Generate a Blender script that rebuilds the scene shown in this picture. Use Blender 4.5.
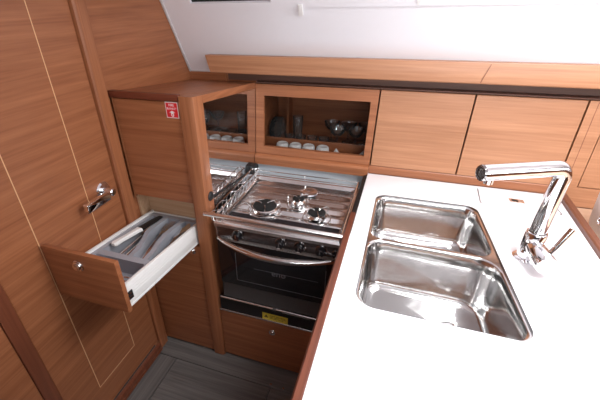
import bpy, bmesh, math, random
from mathutils import Vector, Matrix
random.seed(7)
S = bpy.context.scene
C = S.collection
for o in list(bpy.data.objects): bpy.data.objects.remove(o)

# ------------------------------------------------------------------ camera
cam_d = bpy.data.cameras.new('camera'); cam = bpy.data.objects.new('camera', cam_d); C.objects.link(cam)
rgt = Vector((0.94081908, 0.33819795, -0.02194562)); upv = Vector((-0.16194188, 0.50549349, 0.847497)); fwd = Vector((-0.29771512, 0.79378743, -0.53034633))
cam.matrix_world = Matrix(((rgt.x, upv.x, -fwd.x, 1.03951), (rgt.y, upv.y, -fwd.y, -1.68697), (rgt.z, upv.z, -fwd.z, 1.63444), (0, 0, 0, 1)))
cam_d.sensor_width = 36; cam_d.lens = 21.785; cam_d.shift_x = 0.05759; cam_d.shift_y = 0.03904; cam_d.clip_start = 0.02
S.camera = cam
# ------------------------------------------------------------------ world, lights, exposure
w = bpy.data.worlds.new('world'); S.world = w; w.use_nodes = True
w.node_tree.nodes['Background'].inputs[0].default_value = (0.9, 0.95, 1, 1)
w.node_tree.nodes['Background'].inputs[1].default_value = 1.0
S.view_settings.view_transform = 'Standard'; S.view_settings.look = 'None'
S.view_settings.exposure = 0.26; S.view_settings.gamma = 1; S.view_settings.use_curve_mapping = False
def area(name, loc, target, sx, sy, power, col=(1, 1, 1), spread=180):
    d = bpy.data.lights.new(name, 'AREA'); d.shape = 'RECTANGLE'; d.size = sx; d.size_y = sy; d.energy = power; d.color = col; d.spread = math.radians(spread)
    o = bpy.data.objects.new(name, d); C.objects.link(o); o.location = loc
    o.rotation_euler = (Vector(target) - Vector(loc)).to_track_quat('-Z', 'Y').to_euler()
    return o
# area lamps added for daylight from unseen deck hatches and far-side windows
area('added_overhead_light', (1.62, -0.85, 2.06), (1.55, -0.75, 0), 0.7, 0.6, 25, (0.97, 0.985, 1), 150)
area('added_rear_overhead_light', (0.9, -2.6, 2.06), (0.9, -1.6, 0.6), 1.1, 0.9, 1.5, (0.97, 0.985, 1))
area('added_far_side_light', (1.7, -3.42, 1.75), (1.5, 0, 2.5), 2.6, 0.35, 24, (0.95, 0.98, 1), 95)  # added lamp, aimed up with limited spread so low woodwork stays dark
area('added_right_side_light', (3.42, -1.2, 1.6), (0, -0.9, 2.4), 1.4, 0.4, 10, (0.95, 0.98, 1), 100)

# ------------------------------------------------------------------ materials
def newmat(name):
    m = bpy.data.materials.new(name); m.use_nodes = True
    return m, m.node_tree, m.node_tree.nodes['Principled BSDF']
def plain(name, col, rough=0.5, metal=0.0, noise=0.0, nscale=30, coat=0.0, spec=0.5, bump=0.0):
    m, t, b = newmat(name)
    b.inputs['Base Color'].default_value = (*col, 1); b.inputs['Roughness'].default_value = rough
    b.inputs['Metallic'].default_value = metal; b.inputs['Coat Weight'].default_value = coat
    b.inputs['Specular IOR Level'].default_value = spec
    tc = t.nodes.new('ShaderNodeTexCoord'); n = t.nodes.new('ShaderNodeTexNoise'); n.inputs['Scale'].default_value = nscale; n.inputs['Detail'].default_value = 3
    t.links.new(tc.outputs['Object'], n.inputs['Vector'])
    mx = t.nodes.new('ShaderNodeMix'); mx.data_type = 'RGBA'
    mx.inputs[6].default_value = (*[c * (1 - noise) for c in col], 1); mx.inputs[7].default_value = (*[min(1, c * (1 + noise)) for c in col], 1)
    t.links.new(n.outputs['Fac'], mx.inputs[0]); t.links.new(mx.outputs[2], b.inputs['Base Color'])
    if bump:
        bp = t.nodes.new('ShaderNodeBump'); bp.inputs['Strength'].default_value = bump; bp.inputs['Distance'].default_value = 0.002
        t.links.new(n.outputs['Fac'], bp.inputs['Height']); t.links.new(bp.outputs[0], b.inputs['Normal'])
    return m
def wood(name, axis, dark, light, rough=0.42, coat=0.04, freq=1.0):
    m, t, b = newmat(name)
    tc = t.nodes.new('ShaderNodeTexCoord'); mp = t.nodes.new('ShaderNodeMapping')
    sc = [42 * freq] * 3; sc['XYZ'.index(axis)] = 1.3 * freq; mp.inputs['Scale'].default_value = sc
    t.links.new(tc.outputs['Object'], mp.inputs['Vector'])
    n1 = t.nodes.new('ShaderNodeTexNoise'); n1.inputs['Scale'].default_value = 1.0; n1.inputs['Detail'].default_value = 6; n1.inputs['Roughness'].default_value = 0.6; n1.inputs['Distortion'].default_value = 0.5
    t.links.new(mp.outputs[0], n1.inputs['Vector'])
    mp2 = t.nodes.new('ShaderNodeMapping'); s2 = [150 * freq] * 3; s2['XYZ'.index(axis)] = 5 * freq; mp2.inputs['Scale'].default_value = s2
    t.links.new(tc.outputs['Object'], mp2.inputs['Vector'])
    n2 = t.nodes.new('ShaderNodeTexNoise'); n2.inputs['Scale'].default_value = 1.0; n2.inputs['Detail'].default_value = 3
    t.links.new(mp2.outputs[0], n2.inputs['Vector'])
    ad = t.nodes.new('ShaderNodeMath'); ad.operation = 'MULTIPLY_ADD'; ad.inputs[1].default_value = 0.35
    t.links.new(n2.outputs['Fac'], ad.inputs[0]); 
    m1 = t.nodes.new('ShaderNodeMath'); m1.operation = 'MULTIPLY'; m1.inputs[1].default_value = 0.65
    t.links.new(n1.outputs['Fac'], m1.inputs[0]); t.links.new(m1.outputs[0], ad.inputs[2])
    r = t.nodes.new('ShaderNodeValToRGB'); r.color_ramp.elements[0].position = 0.34; r.color_ramp.elements[1].position = 0.66
    r.color_ramp.elements[0].color = (*dark, 1); r.color_ramp.elements[1].color = (*light, 1)
    t.links.new(ad.outputs[0], r.inputs[0]); t.links.new(r.outputs[0], b.inputs['Base Color'])
    b.inputs['Roughness'].default_value = rough; b.inputs['Coat Weight'].default_value = coat; b.inputs['Coat Roughness'].default_value = 0.2
    bp = t.nodes.new('ShaderNodeBump'); bp.inputs['Strength'].default_value = 0.06; bp.inputs['Distance'].default_value = 0.002
    t.links.new(ad.outputs[0], bp.inputs['Height']); t.links.new(bp.outputs[0], b.inputs['Normal'])
    return m
WD, WL = (0.25, 0.082, 0.032), (0.42, 0.160, 0.069)
wx = wood('teak_along_x', 'X', WD, WL); wy = wood('teak_along_y', 'Y', WD, WL); wz = wood('teak_along_z', 'Z', WD, WL)
wy_edge = wood('varnished_solid_wood_y', 'Y', (0.10, 0.028, 0.015), (0.19, 0.055, 0.028), 0.35, 0.1)
wx_dark = wood('dark_end_grain_x', 'X', (0.12, 0.025, 0.012), (0.20, 0.05, 0.022))
wy_dark = wood('dark_jamb_y', 'Z', (0.15, 0.042, 0.02), (0.23, 0.07, 0.032))
wx_pale = wood('pale_teak_x', 'X', (0.35, 0.150, 0.072), (0.50, 0.238, 0.124), 0.42, 0.04)
wx_beige = wood('beige_wood_x', 'X', (0.62, 0.40, 0.27), (0.74, 0.52, 0.37), 0.5, 0.0)
birch = wood('birch_ply', 'X', (0.50, 0.30, 0.17), (0.62, 0.42, 0.27), 0.6, 0.0)
floor_m = wood('grey_floor_plank', 'X', (0.085, 0.078, 0.074), (0.20, 0.185, 0.175), 0.42, 0.0, 0.8)
floor_y = wood('grey_floor_border', 'Y', (0.085, 0.078, 0.074), (0.19, 0.176, 0.167), 0.42, 0.0, 0.8)
inlay_m = plain('maple_inlay', (0.75, 0.45, 0.24), 0.4)
black = plain('matt_black', (0.012, 0.012, 0.013), 0.5)
dark_gap = plain('dark_seam', (0.02, 0.014, 0.012), 0.8)
black_gloss = plain('black_glass', (0.008, 0.008, 0.010), 0.06, coat=0.5)
steel = plain('polished_steel', (0.80, 0.79, 0.78), 0.07, 1.0, 0.03, 8)
steel_brushed = plain('satin_steel', (0.82, 0.81, 0.80), 0.27, 1.0, 0.05, 20)
sink_m = plain('sink_steel', (0.70, 0.695, 0.69), 0.13, 1.0, 0.06, 9, bump=0.8)
chrome = plain('chrome', (0.88, 0.88, 0.90), 0.03, 1.0)
mirror_m = plain('mirror_steel', (0.78, 0.76, 0.76), 0.02, 1.0)
iron = plain('burner_cap_black', (0.015, 0.015, 0.015), 0.65, spec=0.25)
shade_toned_wood = wood('shaded_fascia_wood', 'X', (0.10, 0.045, 0.030), (0.16, 0.075, 0.052), 0.5, 0.0)  # shade under the long rail is put into this wood colour
white_gel = plain('white_gelcoat', (0.84, 0.82, 0.86), 0.35, noise=0.01)
white_top = plain('white_worktop', (0.86, 0.84, 0.86), 0.28, noise=0.01)
white_pl = plain('white_plastic', (0.80, 0.78, 0.77), 0.35)
white_metal = plain('white_drawer_steel', (0.86, 0.85, 0.83), 0.35)
grey_pl = plain('grey_tray_plastic', (0.36, 0.37, 0.41), 0.35)
splash = plain('pale_grey_splashback', (0.72, 0.77, 0.82), 0.3)
grey_panel = plain('grey_painted_plate', (0.085, 0.080, 0.080), 0.35, 0.3)
red = plain('red_sticker', (0.72, 0.02, 0.03), 0.4)
whitep = plain('white_print', (0.9, 0.85, 0.85), 0.5)
yellow = plain('yellow_label', (0.72, 0.58, 0.06), 0.5)
inkm = plain('label_ink', (0.12, 0.09, 0.02), 0.6)
grey_ink = plain('grey_glass_print', (0.13, 0.13, 0.14), 0.4)
china = plain('white_china', (0.9, 0.89, 0.87), 0.25)
def see_through(name, tint, gloss=0.06):
    m = bpy.data.materials.new(name); m.use_nodes = True; t = m.node_tree; t.nodes.clear()
    out = t.nodes.new('ShaderNodeOutputMaterial'); mx = t.nodes.new('ShaderNodeMixShader')
    tr = t.nodes.new('ShaderNodeBsdfTransparent'); tr.inputs[0].default_value = (*tint, 1)
    gl = t.nodes.new('ShaderNodeBsdfGlossy'); gl.inputs['Roughness'].default_value = 0.02
    fr = t.nodes.new('ShaderNodeLayerWeight'); fr.inputs[0].default_value = gloss
    mt = t.nodes.new('ShaderNodeMath'); mt.operation = 'ADD'; mt.inputs[1].default_value = gloss * 0.5; mt.use_clamp = True
    t.links.new(fr.outputs['Fresnel'], mt.inputs[0]); t.links.new(mt.outputs[0], mx.inputs[0])
    t.links.new(tr.outputs[0], mx.inputs[1]); t.links.new(gl.outputs[0], mx.inputs[2]); t.links.new(mx.outputs[0], out.inputs[0])
    return m
pane_m = see_through('cabinet_pane', (0.80, 0.80, 0.80), 0.02)
window_m = see_through('dark_window_glass', (0.05, 0.06, 0.065), 0.1)
glassware = see_through('glassware', (0.97, 0.985, 0.985), 0.22)
_t = glassware.node_tree; _o = _t.nodes['Material Output']; _src = _o.inputs[0].links[0].from_socket
_d = _t.nodes.new('ShaderNodeBsdfDiffuse'); _d.inputs[0].default_value = (0.85, 0.9, 0.9, 1); _m = _t.nodes.new('ShaderNodeMixShader'); _m.inputs[0].default_value = 0.035
_t.links.new(_src, _m.inputs[1]); _t.links.new(_d.outputs[0], _m.inputs[2]); _t.links.new(_m.outputs[0], _o.inputs[0])

# ------------------------------------------------------------------ mesh helpers
class B:
    def __init__(s): s.bm = bmesh.new()
    def _merge(s, b2, fn=None):
        me = bpy.data.meshes.new('tmp'); b2.to_mesh(me); b2.free()
        n0 = len(s.bm.verts); s.bm.from_mesh(me); bpy.data.meshes.remove(me)
        s.bm.verts.ensure_lookup_table()
        if fn:
            for v in s.bm.verts[n0:]: v.co = Vector(fn(*v.co))
        return s
    def box(s, x0, x1, y0, y1, z0, z1, bev=0.0, seg=2, fn=None):
        b = bmesh.new(); bmesh.ops.create_cube(b, size=1)
        for v in b.verts: v.co = Vector(((x0 + x1) / 2 + v.co.x * abs(x1 - x0), (y0 + y1) / 2 + v.co.y * abs(y1 - y0), (z0 + z1) / 2 + v.co.z * abs(z1 - z0)))
        if bev: bmesh.ops.bevel(b, geom=b.edges[:], offset=bev, segments=seg, affect='EDGES', profile=0.6)
        return s._merge(b, fn)
    def loft(s, rings, closed=True, cap0=True, cap1=True, fn=None):
        b = bmesh.new(); vs = [[b.verts.new(Vector(p)) for p in r] for r in rings]; n = len(rings[0])
        for a, c in zip(vs, vs[1:]):
            for i in range(n if closed else n - 1):
                j = (i + 1) % n; b.faces.new((a[i], a[j], c[j], c[i]))
        if cap0: b.faces.new(list(reversed(vs[0])))
        if cap1: b.faces.new(vs[-1])
        bmesh.ops.recalc_face_normals(b, faces=b.faces[:])
        return s._merge(b, fn)
    def lathe(s, prof, c, axis=(0, 0, 1), seg=32, cap=True):   # prof: (r, h)
        a = Vector(axis).normalized(); u = a.orthogonal().normalized(); v = a.cross(u); c = Vector(c)
        rings = [[c + a * h + (u * math.cos(2 * math.pi * i / seg) + v * math.sin(2 * math.pi * i / seg)) * max(r, 1e-4) for i in range(seg)] for r, h in prof]
        return s.loft(rings, True, cap, cap)
    def cyl(s, p0, p1, r, seg=24, bev=0.0):
        p0, p1 = Vector(p0), Vector(p1); L = (p1 - p0).length
        pr = [(r, 0), (r, L)] if not bev else [(r - bev, 0), (r - bev * .3, bev * .3), (r, bev), (r, L - bev), (r - bev * .3, L - bev * .3), (r - bev, L)]
        return s.lathe(pr, p0, p1 - p0, seg)
    def tube(s, pts, r, seg=12, closed=False):
        pts = [Vector(p) for p in pts]; n = len(pts); rings = []; ref = None
        for i, p in enumerate(pts):
            if closed: d = (pts[(i + 1) % n] - pts[i - 1]).normalized()
            else: d = (pts[min(i + 1, n - 1)] - pts[max(i - 1, 0)]).normalized()
            if ref is None: ref = d.orthogonal().normalized()
            ref = (ref - d * ref.dot(d)).normalized(); v = d.cross(ref)
            rr = r[i] if isinstance(r, (list, tuple)) else r
            rings.append([p + (ref * math.cos(2 * math.pi * k / seg) + v * math.sin(2 * math.pi * k / seg)) * rr for k in range(seg)])
        if closed: rings.append(rings[0]); return s.loft(rings, True, False, False)
        return s.loft(rings)
    def prism(s, poly, axis, lo, hi, fn=None, bev=0.0):
        def P(a, b, t): return {'x': (t, a, b), 'y': (a, t, b), 'z': (a, b, t)}[axis]
        b = bmesh.new(); lo_v = [b.verts.new(P(p[0], p[1], lo)) for p in poly]; hi_v = [b.verts.new(P(p[0], p[1], hi)) for p in poly]; n = len(poly)
        b.faces.new(lo_v); b.faces.new(hi_v)
        for i in range(n): b.faces.new((lo_v[i], lo_v[(i + 1) % n], hi_v[(i + 1) % n], hi_v[i]))
        bmesh.ops.recalc_face_normals(b, faces=b.faces[:])
        if bev: bmesh.ops.bevel(b, geom=[e for e in b.edges], offset=bev, segments=2, affect='EDGES', profile=0.6)
        return s._merge(b, fn)
    def plate(s, outer, holes, z_top, z_bot, fn=None):    # flat plate with holes
        b = bmesh.new()
        for z in ((z_top, z_bot) if z_bot is not None else (z_top,)):
            es = []
            for lp in [outer] + holes:
                vs = [b.verts.new((p[0], p[1], z)) for p in lp]
                es += [b.edges.new((vs[i], vs[(i + 1) % len(vs)])) for i in range(len(vs))]
            bmesh.ops.triangle_fill(b, edges=es, use_beauty=True, use_dissolve=False, normal=(0, 0, 1 if z == z_top else -1))
        if z_bot is not None:
            for lp in [outer] + holes:
                a = [b.verts.new((p[0], p[1], z_top)) for p in lp]; c = [b.verts.new((p[0], p[1], z_bot)) for p in lp]
                for i in range(len(lp)): b.faces.new((a[i], a[(i + 1) % len(lp)], c[(i + 1) % len(lp)], c[i]))
            bmesh.ops.remove_doubles(b, verts=b.verts[:], dist=1e-6)
            bmesh.ops.recalc_face_normals(b, faces=b.faces[:])
        return s._merge(b, fn)
    def frame(s, x0, x1, z0, z1, ix0, ix1, iz0, iz1, y0, y1, fn=None):   # rectangular frame in the XZ plane, mitred
        o = [(x0, z0), (x1, z0), (x1, z1), (x0, z1)]; i_ = [(ix0, iz0), (ix1, iz0), (ix1, iz1), (ix0, iz1)]
        b = bmesh.new(); V = {}
        for k, y in enumerate((y0, y1)):
            for n, l in (('o', o), ('i', i_)):
                V[n, k] = [b.verts.new((p[0], y, p[1])) for p in l]
        for i in range(4):
            j = (i + 1) % 4
            for k in (0, 1): b.faces.new((V['o', k][i], V['o', k][j], V['i', k][j], V['i', k][i]))
            for n in 'oi': b.faces.new((V[n, 0][i], V[n, 0][j], V[n, 1][j], V[n, 1][i]))
        bmesh.ops.recalc_face_normals(b, faces=b.faces[:])
        return s._merge(b, fn)
    def build(s, name, mat, parent=None, flat=False):
        me = bpy.data.meshes.new(name); ofs = Vector((0, 0, 0)); p = parent
        while p: ofs += p.location; p = p.parent
        for v in s.bm.verts: v.co -= ofs
        s.bm.to_mesh(me); s.bm.free(); me.materials.append(mat)
        if not flat:
            for f in me.polygons: f.use_smooth = True
            me.set_sharp_from_angle(angle=math.radians(32))
        o = bpy.data.objects.new(name, me); C.objects.link(o); o.parent = parent
        return o
def tag(o, label, cat, group=None, kind=None):
    if label: o['label'] = label
    if cat: o['category'] = cat
    if group: o['group'] = group
    if kind: o['kind'] = kind
    return o
def thing(name, label, cat, loc, group=None):
    o = bpy.data.objects.new(name, None); C.objects.link(o); o.location = loc; o.empty_display_size = 0.05
    return tag(o, label, cat, group)
def struct(o, label=None): o['kind'] = 'structure'; return tag(o, label, None)
def round_poly(pts, r, seg=6):
    out = []; n = len(pts)
    for i in range(n):
        p = Vector(pts[i]).to_2d(); a = (Vector(pts[i - 1]).to_2d() - p).normalized(); b = (Vector(pts[(i + 1) % n]).to_2d() - p).normalized()
        rr = r[i] if isinstance(r, (list, tuple)) else r
        ang = a.angle(b); t = rr / math.tan(ang / 2); c = p + (a + b).normalized() * (rr / math.sin(ang / 2))
        s0 = p + a * t - c; e0 = p + b * t - c; tot = s0.angle_signed(e0) if s0.length > 0 else 0
        a0 = math.atan2(s0.y, s0.x); a1 = math.atan2(e0.y, e0.x); d = (a1 - a0 + math.pi) % (2 * math.pi) - math.pi
        for k in range(seg + 1):
            q = a0 + d * k / seg; out.append((c.x + rr * math.cos(q), c.y + rr * math.sin(q)))
    return out
def text(name, s_, size, mat, parent, mw, ext=0.0003):
    cu = bpy.data.curves.new(name, 'FONT'); cu.body = s_; cu.size = size; cu.extrude = ext; cu.align_x = 'CENTER'; cu.align_y = 'CENTER'
    t = bpy.data.objects.new(name, cu); C.objects.link(t); dg = bpy.context.evaluated_depsgraph_get(); dg.update()
    me = bpy.data.meshes.new_from_object(t.evaluated_get(dg)); bpy.data.objects.remove(t); me.transform(mw)
    ofs = Vector((0, 0, 0)); p = parent
    while p: ofs += p.location; p = p.parent
    me.transform(Matrix.Translation(-ofs)); me.name = name; me.materials.clear(); me.materials.append(mat)
    o = bpy.data.objects.new(name, me); C.objects.link(o); o.parent = parent
    return o
def face_y(x, y, z):   # text facing the viewer (-Y)
    return Matrix.Translation((x, y, z)) @ Matrix.Rotation(math.radians(90), 4, 'X')

YF = -0.56                       # cabinet fronts
TILT = 0.077
def dt(x, y, z): return (x, y - 0.004 + (z - 0.942) * TILT, z)     # leaning upper lockers

# ------------------------------------------------------------------ the setting
b = B()
b.box(-0.1, 3.5, -3.5, 0.6, -0.06, -0.012)
fl = b.build('floor', dark_gap); struct(fl)
b = B(); g = 0.0022
b.box(0.0, 3.5, -0.668 + g, -0.50, -0.012, 0, 0.0008, 1)
for k in range(5):
    z = 0
    b.box(0.13 + g, 0.66 - g, -0.668 - 0.11 * (k + 1) + (g if k == 4 else 0.0003), -0.668 - 0.11 * k - (g if k == 0 else 0.0003), -0.012, 0)
    b.box(0.66 + g, 1.2 - g, -0.668 - 0.11 * (k + 1) + (g if k == 4 else 0.0003), -0.668 - 0.11 * k - (g if k == 0 else 0.0003), -0.012, 0)
b.box(0.0, 3.5, -3.5, -1.218 - g, -0.012, 0); b.box(1.2 + g, 3.5, -1.218 + g, -0.668 - g, -0.012, 0)
o = b.build('floor_planks', floor_m, fl)
b = B(); b.box(0.0, 0.13 - g, -1.218 + g, -0.668 - g, -0.012, 0); b.build('floor_border', floor_y, fl)
for (x, y) in ((0.657, -0.650), (0.722, -0.652)):
    b = B(); b.lathe([(0.006, 0), (0.006, 0.0006), (0.004, 0.001)], (x, y, 0)); b.build('floor_screw', steel_brushed, fl)

b = B(); b.box(-0.05, -0.0, -3.5, -1.24, 0, 2.1); b.box(-0.05, 0, -0.575, 0.4, 0, 2.1); b.box(-0.05, -0.001, -1.24, -0.575, 2.0, 2.1); struct(b.build('wall_left', wy))
# panelled door with inlay
b = B(); b.box(-0.035, 0.0, -1.184, -0.636, 0.052, 2.0, 0.0015, 1)
door = b.build('door_1', wy); struct(door, 'varnished teak cabin door with thin pale inlay lines')
b = B(); ly, ry, bz = -1.031, -0.792, 0.197; t_ = 0.0016; xx = (0.0, 0.0006)
b.box(*xx, ly - t_, ly + t_, bz, 1.95); b.box(*xx, ry - t_, ry + t_, bz, 1.95); b.box(*xx, ly - t_, ry + t_, bz - t_, bz + t_); b.box(*xx, ly - t_, ry + t_, 1.95 - t_, 1.95 + t_)
tag(b.build('inlay', inlay_m, door), 'pale inlay line', None)
b = B(); b.lathe([(0.036, 0), (0.036, 0.004), (0.030, 0.010), (0.016, 0.013), (0.0145, 0.030), (0.0145, 0.050), (0.010, 0.053)], (0.0, -0.712, 1.006), (1, 0, 0))
b.prism(round_poly([(-0.850, 0.986), (-0.728, 0.986), (-0.728, 1.018), (-0.850, 1.018)], [0.004, 0.012, 0.012, 0.004]), 'x', 0.034, 0.052, bev=0.002)
tag(b.build('door_handle', chrome, door), 'chrome lever handle', None)
b = B(); b.box(-0.035, 0.006, -1.238, -1.186, 0.0, 2.05, 0.003); struct(b.build('trim_1', wy_dark), 'dark wood jamb at the near edge of the cabin door')
b = B(); b.prism([(-0.634, -0.03), (-0.634, 0.012), (-0.628, 0.018), (-0.580, 0.018), (-0.5745, 0.012), (-0.5745, -0.03)], 'z', 0.0, 2.05, fn=lambda x, y, z: (y, x, z))
struct(b.build('trim_2', wz), 'upright wood jamb between the cabin door and the locker')
b = B(); b.box(0.0, 0.022, -3.4, -0.64, 0.0, 0.045, 0.004); b.box(0.0, 0.026, -3.4, -0.64, 0.0, 0.012, 0.001); struct(b.build('baseboard_left', wy_dark))
# hull side behind the lockers, white cabin side with dark window, ceiling, far walls
b = B(); b.box(-0.05, 3.5, 0.36, 0.42, 0, 1.40); struct(b.build('wall_back', wx))
ang = math.atan2(0.17, 0.306)
def ws(x, s_, d): return (x, 0.043 - math.sin(ang) * s_ + math.cos(ang) * d, 1.325 + math.cos(ang) * s_ + math.sin(ang) * d)   # up the slope s_, depth d
Ltop = 0.72 / math.cos(ang)
b = B()
W0, W1, WX0, WX1 = 0.334, 0.70, 0.145, 0.50
def slab(x0, x1, s0, s1, d0=0.0, d1=0.03, bev=0.0): b.box(x0, x1, s0, s1, d0, d1, bev, fn=lambda x, y, z: ws(x, y, z))
slab(0.001, 3.5, 0, W0); slab(0.001, WX0, W0, W1); slab(WX1, 3.5, W0, W1); slab(0.001, 3.5, W1, Ltop)
struct(b.build('wall_cabin_side', white_gel))
b = B(); slab(0.0005, 0.010, -0.004, Ltop, -0.006, 0.034, 0.002); slab(0.0105, 0.20, -0.005, 0.0, -0.002, 0.03); struct(b.build('trim_3', plain('grey_white_edge', (0.62, 0.60, 0.60), 0.4)), 'white edging where the cabin side meets the wood bulkhead')
b = B(); b.plate([(WX0 - .05, W0 - .022), (3.4, W0 - .022), (3.4, W1 + .03), (WX0 - .05, W1 + .03)], [[(WX0, W0), (WX0, W1), (WX1, W1), (WX1, W0)]], -0.006, -0.0005, fn=lambda x, y, z: ws(x, y, z))
win = b.build('window_1', white_gel); struct(win, 'cabin side window with white surround')
b = B(); slab(WX0, WX1, W0, W1, 0.008, 0.014); b.build('pane', window_m, win)
b = B(); b.box(-0.05, 3.5, -3.5, -0.33, 2.07, 2.12); b.box(-0.05, 3.5, -0.365, -0.3, 2.0, 2.07); struct(b.build('ceiling', white_gel))
b = B(); b.box(-0.05, 3.5, -3.55, -3.45, 0, 2.1); struct(b.build('wall_front', plain('grey_far_wall', (0.42, 0.42, 0.43), 0.6)))
b = B(); b.box(-0.0, 3.45, -3.45, -3.40, 0, 1.0); struct(b.build('trim_8', plain('grey_upholstery', (0.16, 0.16, 0.17), 0.8)), 'low dark settee back on the far side')
b = B(); b.box(3.45, 3.5, -3.5, 0.4, 0, 2.1); struct(b.build('wall_right', white_gel))
b = B(); b.box(3.40, 3.449, -3.39, 0.3, 0, 1.1); struct(b.build('trim_9', wz), 'low wood panelling on the far right')
for i, (x, s0) in enumerate(((0.617, 0.305), (1.04, 0.332))):
    b = B()
    if i == 0: slab(x - 0.010, x + 0.008, s0 - 0.022, s0 + 0.02, -0.012, 0, 0.002); slab(x - 0.008, x + 0.005, s0 - 0.025, s0 - 0.022, -0.010, -0.002)
    else: b.prism([(x - 0.010, s0 + 0.012), (x - 0.002, s0 - 0.016), (x + 0.002, s0 - 0.016), (x + 0.012, s0 + 0.012)], 'z', -0.010, 0, fn=lambda x, y, z: ws(x, y, z))
    tag(b.build('curtain_clip', white_pl), ('small square white clip on the white cabin side near the window', 'small pointed white clip on the white cabin side, right of the square one')[i], 'clip')

# long wooden hand rail
b = B()
pr = [(-0.052, 1.404), (-0.050, 1.409), (-0.012, 1.409), (0.005, 1.36), (0.028, 1.333), (-0.046, 1.333), (-0.050, 1.337)]
b.prism(pr, 'x', 0.148, 3.0, fn=lambda x, y, z: (x + (0.018 * (1.409 - z) / 0.07 if x < 1 else 0), y, z))
rail = b.build('trim_4', wx_pale); struct(rail, 'long teak rail under the white cabin side')
b = B(); b.box(1.318, 1.320, -0.0528, -0.0515, 1.338, 1.404, fn=lambda x, y, z: (x + (z - 1.37) * 0.3, y, z)); b.build('scarf_joint', wx_dark, rail)
# recessed fascia below the rail
b = B(); b.box(0.197, 3.0, 0.072, 0.082, 1.283, 1.365); b.box(0.366, 3.0, 0.026, 0.078, 1.2815, 1.2875, 0.001, 1); struct(b.build('trim_5', shade_toned_wood), 'recessed fascia under the long rail, coloured dark for its shade')
b = B(); b.box(0.0, 0.195, 0.045, 0.082, 1.27, 1.365); b.box(0.195, 0.201, 0.043, 0.082, 1.27, 1.365, 0.001); struct(b.build('trim_6', wx), 'wood infill above the locker corner')

# ------------------------------------------------------------------ corner locker left of the stove
TS = (1.344 - 1.283) / 0.58
def ztop(y): return 1.344 - (y - YF) * TS
cab = thing('corner_locker', 'tall teak corner locker with open cutlery drawer, left of the stove', 'cabinet', (0.16, -0.3, 0))
b = B()
b.box(0.001, 0.0125, YF + 0.021, 0.02, 0.0, 1.268)                     # left side
b.box(0.0125, 0.36, -0.478, -0.468, 0.702, 0.912)
b.box(0.0125, 0.355, 0.02, 0.04, 0.0, 1.255)                            # back
b.box(0.0125, 0.36, YF + 0.022, 0.02, 0.912, 0.925)                   # shelf above the drawer
b.box(0.0125, 0.345, YF + 0.022, 0.02, 0.690, 0.702)
b.box(0.0125, 0.305, YF + 0.03, YF + 0.04, 0.0, 0.02)
b.box(0.345, 0.358, YF + 0.06, 0.02, 0.0, 1.27)                       # right side
b.build('body', birch, cab)
b = B(); yb_ = 0.044
b.prism([(YF - 0.003, ztop(YF) - 0.012), (YF - 0.003, ztop(YF)), (yb_, ztop(yb_)), (yb_, ztop(yb_) - 0.012)], 'x', 0.001, 0.3600, bev=0.0015)
b.build('top', wy, cab)
b = B(); b.box(0.003, 0.3035, YF - 0.006, YF + 0.015, 1.3265, 1.350, 0.003); tag(b.build('front_lip', wx_dark, cab), 'dark red-brown front lip', None)
b = B(); b.prism([(0.3045, YF + 0.06), (0.3045, YF - 0.004), (0.308, YF - 0.008), (0.354, YF - 0.008), (0.3625, YF - 0.004), (0.3655, YF + 0.004), (0.3655, YF + 0.06)], 'z', 0.0, 1.3465, fn=lambda x, y, z: (x, y, z - (0.0 if z < 1 else max(0, (y - YF)) * TS)))
b.build('corner_post', wz, cab)
b = B(); b.prism([(YF + 0.055, ztop(YF + .055) - 0.026), (YF + 0.055, ztop(YF + .055) + 0.0025), (0.024, ztop(0.024) + 0.0025), (0.024, ztop(0.024) - 0.026)], 'x', 0.352, 0.3665, bev=0.002); b.build('side_rail', wy, cab)
b = B(); b.prism([(YF + 0.06, ztop(YF + .06) - 0.027), (0.02, ztop(0.02) - 0.027), (0.02, 0.79), (YF + 0.06, 0.79)], 'x', 0.3585, 0.3648)
tag(b.build('mirror_panel', mirror_m, cab), 'mirror-polished steel side panel', None)
b = B(); b.prism([(YF + 0.05, 0.928), (YF + 0.05, 0.937), (-0.09, 0.874), (-0.09, 0.865)], 'x', 0.360, 0.3675, bev=0.001)
b.prism([(YF + 0.06, 0.0), (YF + 0.06, 0.789), (0.0, 0.789), (0.0, 0.0)], 'x', 0.3585, 0.3645)
b.build('panel_edging', black, cab)
# upper door + sticker
b = B(); b.box(0.0155, 0.3025, YF, YF + 0.018, 0.9165, 1.3235, 0.0015, 1); ud = b.build('door', wx, cab)
b = B(); b.box(0.0125, 0.0148, YF - 0.002, YF + 0.016, 0.905, 1.325); b.build('edge_strip', wz, cab)
b = B(); b.box(0.245, 0.296, YF - 0.0012, YF - 0.0002, 1.267, 1.3235); st = b.build('safety_sticker', whitep, ud); tag(st, 'red and white fire blanket sticker', None)
b = B(); b.box(0.2475, 0.2935, YF - 0.0016, YF - 0.0012, 1.2695, 1.321); rp = b.build('red_print', red, st)
text('lettering', 'FIRE', 0.0125, whitep, st, face_y(0.2705, YF - 0.0018, 1.3125))
text('lettering', 'BLANKET', 0.0100, whitep, st, face_y(0.2705, YF - 0.0018, 1.3005) @ Matrix.Scale(0.95, 4, (1, 0, 0)))
b = B(); px, pz = 0.2705, 1.2825
b.prism([(px - 0.012, pz + 0.004), (px - 0.006, pz + 0.008), (px, pz + 0.011), (px + 0.006, pz + 0.008), (px + 0.012, pz + 0.004), (px + 0.005, pz + 0.003), (px + 0.006, pz - 0.006), (px + 0.003, pz - 0.010), (px - 0.003, pz - 0.010), (px - 0.006, pz - 0.006), (px - 0.005, pz + 0.003)], 'y', YF - 0.0019, YF - 0.0016)
b.build('pictogram', whitep, st)
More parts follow.
